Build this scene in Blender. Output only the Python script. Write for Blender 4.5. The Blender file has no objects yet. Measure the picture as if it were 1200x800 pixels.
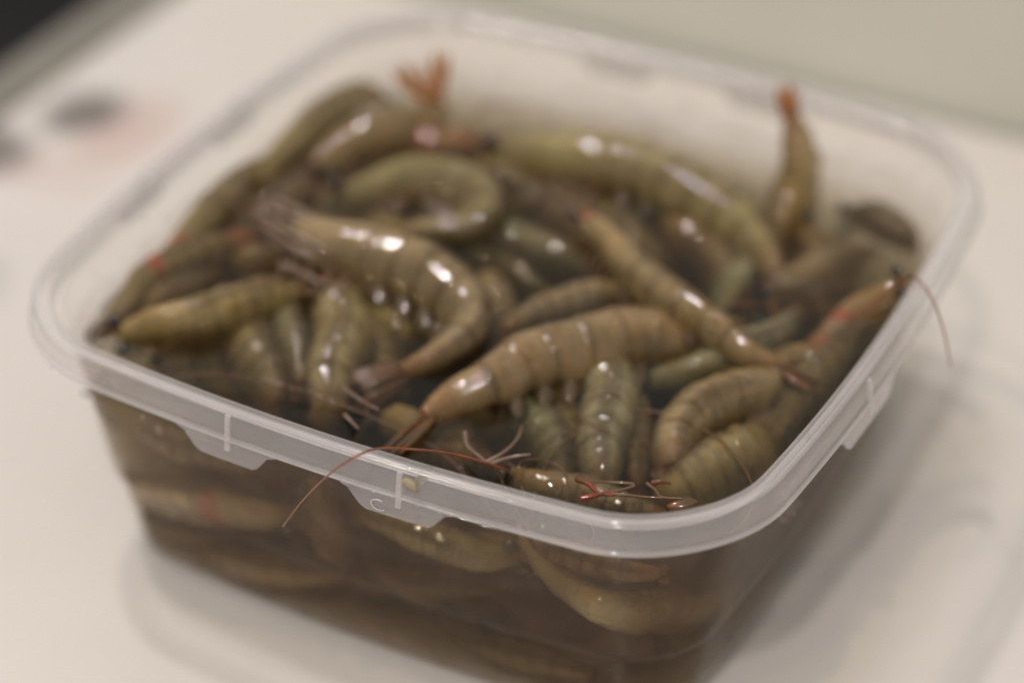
import bpy, math, random
from mathutils import Vector, Matrix, noise

random.seed(7)
C = bpy.context.scene
COL = C.collection
PI = math.pi

# ------------------------------------------------------------------ camera
H = 0.0696                       # height of the tub's rim above the table
A, B = 0.085, 0.085              # half width and half depth of the tub at the rim
F_PX = 2754.33                   # focal length in pixels of a 1200 px wide frame
AZ, EL, DIST, ROLL = -1.087852, 0.610561, 0.494158, -0.000975
AIM = Vector((0.019296, -0.041655, H))
cam_dir = Vector((math.cos(EL) * math.cos(AZ), math.cos(EL) * math.sin(AZ), math.sin(EL)))
CAM = AIM + cam_dir * DIST
cz = cam_dir
cx = Vector((0, 0, 1)).cross(cz).normalized()
cy = cz.cross(cx)
c_, s_ = math.cos(ROLL), math.sin(ROLL)
cx, cy = cx * c_ + cy * s_, cy * c_ - cx * s_
cd = bpy.data.cameras.new('camera')
cam = bpy.data.objects.new('camera', cd)
COL.objects.link(cam)
M = Matrix((cx, cy, cz)).transposed().to_4x4()
M.translation = CAM
cam.matrix_world = M
cd.sensor_width = 36.0
cd.lens = 36.0 * F_PX / 1200.0
cd.clip_start, cd.clip_end = 0.01, 50
cd.dof.use_dof = True
cd.dof.focus_distance = 0.467
cd.dof.aperture_fstop = 4.2
C.camera = cam

# ------------------------------------------------------------------ room light
w = bpy.data.worlds.new('World')
C.world = w
w.use_nodes = True
bg = w.node_tree.nodes['Background']
bg.inputs[0].default_value = (1.0, 0.96, 0.92, 1)
bg.inputs[1].default_value = 0.42

def lamp(name, loc, watts, radius, col):
    l = bpy.data.lights.new(name, 'POINT')
    l.energy, l.shadow_soft_size, l.color = watts, radius, col
    o = bpy.data.objects.new(name, l)
    o.location = loc
    COL.objects.link(o)
    return o
WARM = (1.0, 0.925, 0.855)
lamp('ceiling_lamp', (-0.48, 0.04, 1.25), 22.0, 0.036, WARM)
lamp('ceiling_lamp', (-0.40, -0.22, 1.28), 9.5, 0.036, WARM)
lamp('ceiling_lamp', (0.20, -0.74, 1.12), 25.0, 0.036, WARM)

C.view_settings.view_transform = 'Standard'
C.view_settings.look = 'None'
C.view_settings.exposure = 0.0
C.view_settings.gamma = 1.0
C.render.engine = 'CYCLES'
cyc = C.cycles
cyc.max_bounces = 14
cyc.diffuse_bounces = 4
cyc.glossy_bounces = 4
cyc.transmission_bounces = 6
cyc.volume_bounces = 1
cyc.transparent_max_bounces = 32
cyc.caustics_reflective = False
cyc.caustics_refractive = False
cyc.sample_clamp_indirect = 4.0
cyc.use_denoising = True

# ------------------------------------------------------------------ pixel -> point
def ray(u, v):
    return (cx * ((u - 600) / F_PX) - cy * ((v - 400) / F_PX) - cz)

def at(u, v, z):                       # on the level z below (negative) or above the rim
    d = ray(u, v)
    return CAM + d * ((H + z - CAM.z) / d.z)

def inset(z):                          # how far the wall lies inside the rim at world height z
    t = max(0.0, min(1.0, z / H))
    i = 0.0150 - 0.0100 * t
    if z < 0.0225:
        i += 0.0011
    elif z < 0.0245:
        i += 0.0011 * (0.0245 - z) / 0.002
    if z < 0.005:
        i += 0.0042 * (1 - math.sqrt(max(0, 1 - (1 - z / 0.005) ** 2)))
    return i

def bow(z):
    return 0.0042 + 0.0018 * z / H

def wall_y(z): return -(B - inset(z) + bow(z) * 0.8)
def wall_x(z): return (A - inset(z) + bow(z) * 0.8)

def front(u, v, dist):                 # behind the front wall by dist
    d = ray(u, v); z = 0.04
    for _ in range(12):
        y = wall_y(z) + dist
        p = CAM + d * ((y - CAM.y) / d.y); z = p.z
    return p

def right(u, v, dist):
    d = ray(u, v); z = 0.04
    for _ in range(12):
        x = wall_x(z) - dist
        p = CAM + d * ((x - CAM.x) / d.x); z = p.z
    return p

def facing(u, v, base):                # on the upright plane through base that faces the camera
    n = Vector((cam_dir.x, cam_dir.y, 0)).normalized()
    d = ray(u, v)
    return CAM + d * ((base - CAM).dot(n) / d.dot(n))

def px_size(p):                        # metres per pixel at p
    return (CAM - p).dot(cz) / F_PX

# ------------------------------------------------------------------ object helpers
def link(name, verts, faces, mats, parent=None, smooth=True, mi=None):
    me = bpy.data.meshes.new(name)
    me.from_pydata([tuple(v) for v in verts], [], faces)
    for m in (mats if isinstance(mats, (list, tuple)) else [mats]):
        me.materials.append(m)
    if smooth:
        me.polygons.foreach_set('use_smooth', [True] * len(me.polygons))
    if mi:
        me.polygons.foreach_set('material_index', mi)
    me.update()
    o = bpy.data.objects.new(name, me)
    COL.objects.link(o)
    if parent:
        o.parent = parent
    return o

def empty(name, loc=(0, 0, 0)):
    o = bpy.data.objects.new(name, None)
    o.empty_display_size = 0.01
    o.location = loc
    COL.objects.link(o)
    return o

def tag(o, label=None, cat=None, group=None, kind=None):
    for k, v in (('label', label), ('category', cat), ('group', group), ('kind', kind)):
        if v:
            o[k] = v
    return o

def tube(path, radii, n=7):
    """verts, faces of a tube along a list of points"""
    V, Fc = [], []
    m = len(path)
    ref = None
    for i, p in enumerate(path):
        t = (path[min(i + 1, m - 1)] - path[max(i - 1, 0)]).normalized()
        if ref is None:
            ref = t.orthogonal().normalized()
        ref = (ref - t * ref.dot(t))
        ref = ref.normalized() if ref.length > 1e-6 else t.orthogonal().normalized()
        b = t.cross(ref)
        r = radii[i] if isinstance(radii, (list, tuple)) else radii
        for k in range(n):
            a = 2 * PI * k / n
            V.append(p + ref * (r * math.cos(a)) + b * (r * math.sin(a)))
    for i in range(m - 1):
        for k in range(n):
            k2 = (k + 1) % n
            Fc.append((i * n + k, i * n + k2, (i + 1) * n + k2, (i + 1) * n + k))
    Fc.append(tuple(range(n - 1, -1, -1)))
    Fc.append(tuple((m - 1) * n + k for k in range(n)))
    return V, Fc

def spline(pts, n):
    """Catmull-Rom through pts, n points even in arc length"""
    P = [pts[0] * 2 - pts[1]] + list(pts) + [pts[-1] * 2 - pts[-2]]
    out = []
    for i in range(1, len(P) - 2):
        for k in range(24):
            t = k / 24
            a, b, c, d = P[i - 1], P[i], P[i + 1], P[i + 2]
            out.append(0.5 * ((2 * b) + (c - a) * t + (2 * a - 5 * b + 4 * c - d) * t * t + (3 * b - a - 3 * c + d) * t ** 3))
    out.append(pts[-1].copy())
    L = [0.0]
    for i in range(1, len(out)):
        L.append(L[-1] + (out[i] - out[i - 1]).length)
    def ev(s):
        x = max(0.0, min(1.0, s)) * L[-1]
        lo, hi = 0, len(L) - 1
        while hi - lo > 1:
            mid = (lo + hi) // 2
            if L[mid] <= x: lo = mid
            else: hi = mid
        f = (x - L[lo]) / max(1e-9, L[hi] - L[lo])
        p = out[lo].lerp(out[hi], f)
        if s > 1: p = p + (out[-1] - out[-2]).normalized() * ((s - 1) * L[-1])
        return p
    if n is None:
        return ev, L[-1]
    return [ev(i / (n - 1)) for i in range(n)]

def ball(c, r, n=10, squash=(1, 1, 1)):
    V, Fc = [], []
    for i in range(n + 1):
        t = PI * i / n
        for k in range(n * 2):
            a = PI * k / n
            V.append(Vector((c.x + r * squash[0] * math.sin(t) * math.cos(a), c.y + r * squash[1] * math.sin(t) * math.sin(a), c.z + r * squash[2] * math.cos(t))))
    m = n * 2
    for i in range(n):
        for k in range(m):
            Fc.append((i * m + k, (i + 1) * m + k, (i + 1) * m + (k + 1) % m, i * m + (k + 1) % m))
    return V, Fc

def clean(o):
    import bmesh
    bm = bmesh.new(); bm.from_mesh(o.data)
    bmesh.ops.remove_doubles(bm, verts=bm.verts, dist=1e-6)
    bmesh.ops.recalc_face_normals(bm, faces=bm.faces)
    bm.to_mesh(o.data); bm.free()
    return o

# ------------------------------------------------------------------ materials
class Nodes:
    def __init__(self, name):
        self.m = bpy.data.materials.new(name)
        self.m.use_nodes = True
        self.t = self.m.node_tree
        self.t.nodes.clear()
        self.out = self.n('ShaderNodeOutputMaterial')
    def n(self, kind, ins=None, **kw):
        x = self.t.nodes.new(kind)
        for k, v in kw.items():
            setattr(x, k, v)
        for k, v in (ins or {}).items():
            self.set(x, k, v)
        return x
    def set(self, x, k, v):
        s = x.inputs[k]
        if hasattr(v, 'is_output') or isinstance(v, bpy.types.NodeSocket):
            self.t.links.new(v, s)
        else:
            if isinstance(v, tuple) and len(v) == 3 and s.type == 'RGBA':
                v = v + (1,)
            s.default_value = v
    def math(self, op, a, b=0.0, c=0.0, clamp=False):
        x = self.n('ShaderNodeMath', {0: a, 1: b, 2: c}, operation=op, use_clamp=clamp)
        return x.outputs[0]
    def noise(self, vec, scale, detail=3, rough=0.5, dist=0.0):
        return self.n('ShaderNodeTexNoise', {'Vector': vec, 'Scale': scale, 'Detail': detail, 'Roughness': rough, 'Distortion': dist}).outputs[0]
    def step(self, x, lo, hi, a=0.0, b=1.0):
        return self.n('ShaderNodeMapRange', {0: x, 1: lo, 2: hi, 3: a, 4: b}, interpolation_type='SMOOTHSTEP').outputs[0]
    def mix(self, f, a, b, mode='MIX'):
        x = self.n('ShaderNodeMix', data_type='RGBA', blend_type=mode)
        self.set(x, 0, f)
        self.set(x, 6, a); self.set(x, 7, b)
        return x.outputs[2]
    def obj(self):
        return self.n('ShaderNodeTexCoord').outputs['Object']
    def fresnel(self, f0, nrm=None):
        lw = self.n('ShaderNodeLayerWeight', {'Blend': .5, **({'Normal': nrm} if nrm else {})}).outputs['Facing']
        return self.math('ADD', self.math('MULTIPLY', self.math('POWER', lw, 5.0), 1 - f0), f0)
    def surf(self, s): self.t.links.new(s, self.out.inputs[0])
    def bump(self, h, strength, dist):
        return self.n('ShaderNodeBump', {'Height': h, 'Strength': strength, 'Distance': dist}).outputs[0]

def mat_table():
    N = Nodes('white_laminate'); co = N.obj()
    sep = N.n('ShaderNodeSeparateXYZ', {0: co})
    x, y = sep.outputs[0], sep.outputs[1]
    cl = N.noise(co, 9.0, 4)
    base = N.mix(N.step(cl, .3, .75), (0.655, 0.615, 0.585), (0.70, 0.66, 0.63))
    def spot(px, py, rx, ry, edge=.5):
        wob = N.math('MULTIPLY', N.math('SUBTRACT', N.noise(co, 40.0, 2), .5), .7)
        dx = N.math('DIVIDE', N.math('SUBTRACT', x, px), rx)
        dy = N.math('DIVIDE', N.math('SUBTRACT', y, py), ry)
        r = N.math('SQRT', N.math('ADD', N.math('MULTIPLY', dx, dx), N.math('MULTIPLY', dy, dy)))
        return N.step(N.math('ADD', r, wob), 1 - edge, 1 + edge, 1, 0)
    grey = N.math('MAXIMUM', spot(-.199, .094, .011, .014), spot(-.213, .060, .016, .014)); wet = spot(-.176, .001, .016, .014)  # dark grey, grey-green and pink patches mixed into the tabletop colour
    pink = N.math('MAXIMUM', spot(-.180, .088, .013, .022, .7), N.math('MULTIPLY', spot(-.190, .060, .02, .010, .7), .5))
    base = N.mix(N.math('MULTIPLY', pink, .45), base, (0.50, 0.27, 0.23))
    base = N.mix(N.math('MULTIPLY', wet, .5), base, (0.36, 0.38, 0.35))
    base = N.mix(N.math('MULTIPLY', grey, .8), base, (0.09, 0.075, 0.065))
    speck = N.step(N.noise(co, 900.0, 1), .70, .78)
    base = N.mix(N.math('MULTIPLY', speck, .12), base, (0.45, 0.38, 0.30))
    rough = N.step(N.noise(co, 25.0, 3), .3, .7, .20, .34)
    p = N.n('ShaderNodeBsdfPrincipled', {'Base Color': base, 'Roughness': rough, 'IOR': 1.48,
            'Normal': N.bump(N.noise(co, 350.0, 2), .06, .0006)})
    N.surf(p.outputs[0]); return N.m

def mat_simple(name, col, rough, metal=0.0, var=0.15, scale=60.0, coat=0.0):
    N = Nodes(name); co = N.obj()
    f = N.noise(co, scale, 4)
    c2 = tuple(v * (1 - var) for v in col)
    p = N.n('ShaderNodeBsdfPrincipled', {'Base Color': N.mix(N.step(f, .3, .7), c2, col), 'Roughness': N.step(f, .2, .8, rough * .8, rough * 1.2), 'Metallic': metal, 'Coat Weight': coat,
            'Normal': N.bump(f, .1, .0005)})
    N.surf(p.outputs[0]); return N.m

def mat_plastic(name, milk, col, rough, scratch, gloss=1.0, film=None):
    """thin polypropylene: part of the light goes straight through, part scatters, and the surface is glossy"""
    N = Nodes(name); co = N.obj()
    cloud = N.noise(co, 45.0, 3)
    brush = N.n('ShaderNodeMapping', {'Vector': co, 'Scale': (60.0, 60.0, 1100.0)}).outputs[0]
    lines = N.noise(brush, 1.0, 3)
    amount = N.math('MULTIPLY', milk, N.math('ADD', N.step(cloud, .25, .75, .85, 1.1), N.step(lines, .45, .75, 0, scratch)))
    if film:                                   # brownish residue left by the liquid, with a ragged top edge
        z = N.n('ShaderNodeSeparateXYZ', {0: co}).outputs[2]
        edge = N.math('ADD', z, N.math('MULTIPLY', N.math('SUBTRACT', N.noise(co, 70.0, 4), .5), .010))
        res = N.step(edge, film, film + .0045, 1, 0)
        amount = N.math('ADD', amount, N.math('MULTIPLY', N.math('MULTIPLY', res, N.step(N.noise(co, 140.0, 3), .3, .7, .5, 1.0)), .24))
        col = N.mix(res, col, (.40, .25, .165))
    bmp = N.bump(N.math('ADD', N.math('MULTIPLY', lines, .5), N.noise(co, 260.0, 2)), .10, .0004)
    diff = N.n('ShaderNodeBsdfDiffuse', {'Color': col, 'Normal': bmp})
    tr = N.n('ShaderNodeBsdfTranslucent', {'Color': col, 'Normal': bmp})
    body = N.n('ShaderNodeMixShader', {0: .45, 1: diff.outputs[0], 2: tr.outputs[0]})
    clear = N.n('ShaderNodeBsdfTransparent', {'Color': (.985, .98, .97)})
    mx = N.n('ShaderNodeMixShader', {0: amount, 1: clear.outputs[0], 2: body.outputs[0]})
    fr = N.fresnel(.034, bmp)
    gl = N.n('ShaderNodeBsdfGlossy', {'Color': (1, 1, 1), 'Roughness': rough, 'Normal': bmp})
    fr = N.math('MULTIPLY', fr, gloss)
    mx2 = N.n('ShaderNodeMixShader', {0: fr, 1: mx.outputs[0], 2: gl.outputs[0]})
    N.surf(mx2.outputs[0]); return N.m

def mat_water():
    N = Nodes('murky_water'); co = N.obj()
    bmp = N.bump(N.noise(co, 55.0, 3, .5, .6), .25, .0016)
    clear = N.n('ShaderNodeBsdfTransparent', {'Color': (1, 1, 1)})
    fr = N.math('MULTIPLY', N.fresnel(.021, bmp), N.n('ShaderNodeAttribute', attribute_type='GEOMETRY', attribute_name='open_face').outputs['Fac'])
    gl = N.n('ShaderNodeBsdfGlossy', {'Color': (1, 1, 1), 'Roughness': .02, 'Normal': bmp})
    N.surf(N.n('ShaderNodeMixShader', {0: fr, 1: clear.outputs[0], 2: gl.outputs[0]}).outputs[0])
    water_volume(N); return N.m

def water_volume(N):
    ab = N.n('ShaderNodeVolumeAbsorption', {'Color': (.67, .62, .47), 'Density': 112.0})
    sc = N.n('ShaderNodeVolumeScatter', {'Color': (.80, .70, .45), 'Density': 3.5, 'Anisotropy': .3})
    ad = N.n('ShaderNodeAddShader', {0: ab.outputs[0], 1: sc.outputs[0]})
    N.t.links.new(ad.outputs[0], N.out.inputs['Volume'])

def mat_shrimp():
    N = Nodes('shrimp_shell'); co = N.obj()
    tint = N.n('ShaderNodeAttribute', attribute_type='OBJECT', attribute_name='tint').outputs['Color']
    seg = N.n('ShaderNodeAttribute', attribute_type='GEOMETRY', attribute_name='seg').outputs['Fac']
    dors = N.n('ShaderNodeAttribute', attribute_type='GEOMETRY', attribute_name='dorsal').outputs['Fac']
    red = N.n('ShaderNodeAttribute', attribute_type='GEOMETRY', attribute_name='red').outputs['Fac']
    alo = N.n('ShaderNodeAttribute', attribute_type='GEOMETRY', attribute_name='along').outputs['Fac']
    blot = N.noise(co, 95.0, 4, .6)
    base = N.mix(N.step(blot, .32, .68), tint, N.mix(.55, tint, (0.19, 0.14, 0.07)))
    pale = N.step(N.noise(co, 160.0, 3), .5, .75, 0, .45)
    base = N.mix(pale, base, (0.30, 0.225, 0.115))
    # dark hind margin on every abdomen segment, broken up by noise
    wob = N.math('ADD', seg, N.math('MULTIPLY', N.math('SUBTRACT', N.noise(co, 300.0, 2), .5), .5))
    band = N.math('MULTIPLY', N.step(wob, .70, .98), .52)
    base = N.mix(band, base, (0.055, 0.036, 0.020))
    light = N.math('MULTIPLY', N.math('MULTIPLY', N.step(wob, .05, .25), N.step(wob, .3, .55, 1, 0)), .22)
    base = N.mix(light, base, (0.40, 0.33, 0.21))
    cv = N.n('ShaderNodeCombineXYZ', {0: N.math('MULTIPLY', alo, 58.0), 1: N.math('MULTIPLY', dors, 2.5), 2: tint}).outputs[0]
    stripe = N.noise(cv, 1.0, 3, .6)
    base = N.mix(N.math('MULTIPLY', N.math('MULTIPLY', N.step(stripe, .50, .72), N.step(alo, .34, .38)), .38), base, (0.075, 0.052, 0.028))
    base = N.mix(N.math('MULTIPLY', N.math('MULTIPLY', N.step(stripe, .46, .30), N.step(alo, .34, .38)), .35), base, (0.32, 0.245, 0.135))
    # brown line of the gut along the back
    back = N.math('MULTIPLY', N.step(dors, .90, 1.0), N.step(alo, .30, .42, .1, .6))
    base = N.mix(back, base, (0.06, 0.035, 0.018))
    # speckle of pigment cells
    vor = N.n('ShaderNodeTexVoronoi', {'Vector': co, 'Scale': 900.0}).outputs[0]
    dots = N.math('MULTIPLY', N.step(vor, .18, .34, 1, 0), N.step(N.noise(co, 120.0, 2), .42, .62))
    base = N.mix(N.math('MULTIPLY', dots, .6), base, (0.07, 0.03, 0.012))
    base = N.mix(N.math('MULTIPLY', red, .75), base, (0.36, 0.06, 0.035))
    # tail end runs to orange brown
    base = N.mix(N.math('MULTIPLY', N.step(alo, .84, 1.0), .5), base, (0.27, 0.125, 0.045))
    h = N.math('ADD', N.noise(co, 520.0, 3), N.math('MULTIPLY', N.noise(co, 130.0, 2), 1.6))
    p = N.n('ShaderNodeBsdfPrincipled', {'Base Color': base, 'Roughness': .55, 'Specular IOR Level': .15, 'IOR': 1.42, 'Subsurface Weight': .8,
            'Subsurface Radius': (1.0, .65, .35), 'Subsurface Scale': .005, 'Coat Weight': N.step(N.noise(co, 480.0, 2), .42, .52, .15, 1.0), 'Coat Roughness': .012, 'Coat IOR': 1.75,
            'Normal': N.bump(h, .30, .0007), 'Coat Normal': N.bump(N.noise(co, 420.0, 1), .18, .0007)})
    thin = N.math('MULTIPLY', N.step(dors, 0.0, .75, .50, .20), N.step(N.noise(co, 60.0, 2), .3, .7, .75, 1.2))
    clear = N.n('ShaderNodeBsdfTransparent', {'Color': (.93, .86, .74)})
    N.surf(N.n('ShaderNodeMixShader', {0: thin, 1: p.outputs[0], 2: clear.outputs[0]}).outputs[0]); return N.m

def mat_limb(name, c1, c2, trans):
    N = Nodes(name); co = N.obj()
    f = N.step(N.noise(co, 260.0, 3), .35, .65)
    base = N.mix(f, c1, c2)
    p = N.n('ShaderNodeBsdfPrincipled', {'Base Color': base, 'Roughness': .35, 'IOR': 1.4, 'Coat Weight': 1.0, 'Coat Roughness': .02, 'Normal': N.bump(N.noise(co, 700.0, 2), .2, .0004)})
    t = N.n('ShaderNodeBsdfTranslucent', {'Color': base})
    N.surf(N.n('ShaderNodeMixShader', {0: trans, 1: p.outputs[0], 2: t.outputs[0]}).outputs[0]); return N.m

def mat_drop():
    N = Nodes('clear_droplet')
    clear = N.n('ShaderNodeBsdfTransparent', {'Color': (.97, .97, .97)})
    fr = N.fresnel(.034)
    gl = N.n('ShaderNodeBsdfGlossy', {'Roughness': .02})
    N.surf(N.n('ShaderNodeMixShader', {0: fr, 1: clear.outputs[0], 2: gl.outputs[0]}).outputs[0]); return N.m

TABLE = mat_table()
STRIP = mat_simple('dull_grey_metal', (0.30, 0.28, 0.24), .42, .35)
FLOOR = mat_simple('black_floor', (0.006, 0.005, 0.005), .7, 0, .3, 4)  # near-black base colour all over
PANEL = mat_simple('grey_green_panel', (0.66, 0.65, 0.57), .45, 0, .10, 7)
WALL_P = mat_plastic('clear_tub_plastic', .010, (.86, .85, .86), .08, .35, .45)
WALL_IN = mat_plastic('clear_tub_plastic_inside', .012, (.86, .85, .86), .10, .35, .12, H - .0135)
RIM_P = mat_plastic('milky_rim_plastic', .21, (.90, .86, .88), .10, .25)
EDGE_P = mat_plastic('milky_edge_plastic', .40, (.92, .89, .90), .10, .2)
TAB_P = mat_plastic('milky_tab_plastic', .26, (.84, .81, .85), .22, .2)
WATER = mat_water()
SHELL = mat_shrimp()
LEG = mat_limb('shrimp_leg', (0.20, 0.10, 0.045), (0.26, 0.18, 0.11), .35)
REDLEG = mat_limb('red_shrimp_leg', (0.30, 0.030, 0.012), (0.16, 0.055, 0.02), .2)
FIN = mat_limb('shrimp_tail_fin', (0.26, 0.105, 0.034), (0.16, 0.095, 0.042), .45)
TANFIN = mat_limb('tan_tail_fin', (0.85, 0.48, 0.20), (0.72, 0.47, 0.26), .65)
PADDLE = mat_limb('shrimp_swimmeret', (0.15, 0.10, 0.05), (0.20, 0.14, 0.08), .45)
PALELEG = mat_limb('pale_shrimp_leg', (0.34, 0.26, 0.20), (0.26, 0.16, 0.11), .3)
WHISKER = mat_limb('shrimp_antenna', (0.33, 0.085, 0.028), (0.22, 0.06, 0.02), .15)
PALEWHISKER = mat_limb('pale_shrimp_antenna', (0.24, 0.115, 0.055), (0.17, 0.085, 0.04), .3)
EYE = mat_simple('shrimp_eye_black', (0.012, 0.008, 0.006), .12, 0, .2, 400, 1.0)
DROP = mat_drop()
SCRAP = mat_limb('pale_shell_scrap', (0.62, 0.54, 0.36), (0.50, 0.42, 0.27), .4)

# ------------------------------------------------------------------ the setting
def box(x0, x1, y0, y1, z0, z1, bev=0.0):
    V = [Vector((x, y, z)) for z in (z0, z1) for y in (y0, y1) for x in (x0, x1)]
    Fc = [(0, 2, 3, 1), (4, 5, 7, 6), (0, 1, 5, 4), (2, 6, 7, 3), (0, 4, 6, 2), (1, 3, 7, 5)]
    return V, Fc
def bevel(o, wd, seg=3):
    m = o.modifiers.new('bevel', 'BEVEL'); m.width = wd; m.segments = seg
    return o

floor = link('floor', [(-4, -4, -.76), (4, -4, -.76), (4, 6, -.76), (-4, 6, -.76)], [(0, 1, 2, 3)], FLOOR, smooth=False)
tag(floor, 'black floor beyond the table edge', kind='structure')
table = empty('table', (0, 0, 0))
tag(table, 'white glossy table under the plastic tub, with dark and pink patches near its grey edge', 'table')
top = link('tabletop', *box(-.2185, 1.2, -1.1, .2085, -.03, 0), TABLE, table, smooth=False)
es = bevel(link('edge_strip', *box(-.2365, -.2187, -1.1, .2085, -.034, .0035), STRIP, table), .003)
panel = link('panel', *box(-.2365, 1.2, .2125, .32, -.034, .095), PANEL, smooth=False)
tag(panel, 'plain grey green panel standing along the far edge of the white table', 'panel')
bevel(panel, .003)

# ------------------------------------------------------------------ the tub
def loop(ins, r, bw, z):
    a, b = A - ins, B - ins
    r = min(r, a * .9)
    P = []
    arcs = []
    for k, (ax, ay) in enumerate([(a - r, b - r), (-(a - r), b - r), (-(a - r), -(b - r)), (a - r, -(b - r))]):
        arcs.append([(ax + r * math.cos(k * PI / 2 + t * PI / 32), ay + r * math.sin(k * PI / 2 + t * PI / 32)) for t in range(17)])
    for k in range(4):
        P += arcs[k]
        p, q = arcs[k][-1], arcs[(k + 1) % 4][0]
        P += [(p[0] + (q[0] - p[0]) * i / 24, p[1] + (q[1] - p[1]) * i / 24) for i in range(1, 24)]
    out = []
    for x, y in P:
        sx, sy = (1 if x > 0 else -1), (1 if y > 0 else -1)
        nx = x + sx * bw * (1 - (y / b) ** 2) * (abs(x) / a) ** 2
        ny = y + sy * bw * (1 - (x / a) ** 2) * (abs(y) / b) ** 2
        out.append(Vector((nx, ny, z)))
    return out
NL = 160

def corner(z): return 0.0125 + 0.0095 * max(0, min(1, z / H))

def sweep(loops, closed=False, cap0=False, cap1=False):
    V = [p for l in loops for p in l]
    n = len(loops[0]); Fc = []
    m = len(loops)
    for i in range(m if closed else m - 1):
        j = (i + 1) % m
        for k in range(n):
            k2 = (k + 1) % n
            Fc.append((i * n + k, i * n + k2, j * n + k2, j * n + k))
    if cap0: Fc.append(tuple(range(n - 1, -1, -1)))
    if cap1: Fc.append(tuple((m - 1) * n + k for k in range(n)))
    return V, Fc

tub = empty('food_tub', (0, 0, 0))
tag(tub, 'square clear plastic tub with milky rim, full of raw shrimps, standing on the white table', 'plastic tub')
TH = 0.0007
zs = [0.0, .0003, .001, .002, .0033, .005, .010, .016, .0215, .0225, .0235, .0245, .026, .035, .045, .055, .063, H - .0042]
outer = [loop(inset(z), corner(z), bow(z), z) for z in zs]
zi = [z for z in zs if z > .001]
inner = [loop(inset(z) + TH, corner(z) - TH, bow(z), z if z > .0021 else .0014) for z in zi]
loops = outer + inner[::-1]
V, Fc = sweep(loops, cap0=True, cap1=True)
link('tub_wall', V, Fc, [WALL_P, WALL_IN], tub, mi=[0] * (NL * len(outer)) + [1] * (NL * (len(inner) - 1)) + [0, 1])

prof = [(5.0, 4.2), (4.9, 1.4), (4.5, .35), (3.9, .0), (2.6, -.05), (1.9, .0), (1.55, -.45), (1.1, -.45), (.75, .1), (.3, .9), (.05, 2.2), (-.15, 4.0), (-.3, 5.5),
        (-.75, 5.9), (-.85, 6.4), (-.6, 6.8), (.2, 6.8), (.55, 5.6), (.7, 3.5), (1.0, 1.6), (1.6, .75), (3.7, .95), (4.2, 1.6), (4.3, 4.2)]
rl, rmi = [], []
for ins, dz in prof:
    ins_m = ins / 1000
    rl.append(loop(ins_m, .0262 - ins_m, .006, H - dz / 1000))
V, Fc = sweep(rl, closed=True)
mi = []
for i in range(len(prof)):
    mi += [1 if i in (5, 6, 7, 12, 13, 14, 15) else 0] * NL
rim = clean(link('rim', V, Fc, [RIM_P, EDGE_P], tub, mi=mi))

def skirt_pt(side, t, out, dz):
    """a point on the skirt of a side of the tub: t runs along it"""
    bw = .006 * (1 - (t / A) ** 2)
    q = B + bw + out
    if side == 'front': return Vector((t, -q, H - dz))
    if side == 'right': return Vector((q, t, H - dz))
    if side == 'back': return Vector((-t, q, H - dz))
    return Vector((-q, -t, H - dz))

def tab(side, t0, t1, depth):
    cols = [(t0, 6.85), (t0 + .0016, 7.4), (t0 + .0042, depth - .9), (t0 + .0056, depth)]
    cols += [(t0 + .0056 + (t1 - t0 - .0112) * i / 6, depth) for i in range(1, 6)]
    cols += [(t1 - .0056, depth), (t1 - .0042, depth - .9), (t1 - .0016, 7.4), (t1, 6.85)]
    V, Fc = [], []
    for t, d in cols:
        V += [skirt_pt(side, t, .0006, .00675), skirt_pt(side, t, .00085, d / 1000), skirt_pt(side, t, .0002, d / 1000), skirt_pt(side, t, .0000, .00675)]
    for i in range(len(cols) - 1):
        for k in range(4):
            k2 = (k + 1) % 4
            Fc.append((i * 4 + k, i * 4 + k2, i * 4 + 4 + k2, i * 4 + 4 + k))
    e = (len(cols) - 1) * 4
    Fc += [(0, 1, 2, 3), (e, e + 3, e + 2, e + 1)]
    return clean(link('lid_tab', V, Fc, TAB_P, rim, smooth=False))

def rib(side, t, lo):
    V, Fc = [], []
    for dz, out in [(.7, .0), (2.2, .0003), (4.0, .0005), (5.5, .0007), (lo, .0012)]:
        for s in (-.00055, .00055):
            V.append(skirt_pt(side, t + s, out, dz / 1000))
            V.append(skirt_pt(side, t + s, out - .0007, dz / 1000))
    for i in range(4):
        a = i * 4
        Fc += [(a, a + 2, a + 6, a + 4), (a + 1, a + 5, a + 7, a + 3), (a, a + 4, a + 5, a + 1), (a + 2, a + 3, a + 7, a + 6)]
    Fc += [(0, 1, 3, 2), (16, 18, 19, 17)]
    return clean(link('rib', V, Fc, EDGE_P, rim, smooth=False))

for side, spans in (('front', [(-.0325, -.0085), (.0070, .0320)]), ('right', [(-.0345, -.0030)]), ('back', [(-.0325, -.0085), (.0070, .0320)]), ('left', [(-.0325, -.0085), (.0070, .0320)])):
    for t0, t1 in spans:
        tab(side, t0, t1, 11.6)
        rib(side, (t0 + t1) / 2 + (.0006 if side == 'front' else 0), 8.6)
# the raised curl moulded on the second tab
arc = [skirt_pt('front', .0158 + .0017 * math.cos(a), .00105, .0094 + .0013 * math.sin(a)) for a in [math.radians(d) for d in range(-60, -330, -15)]]
link('moulded_mark', *tube(arc, .00018, 6), EDGE_P, rim)

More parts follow.
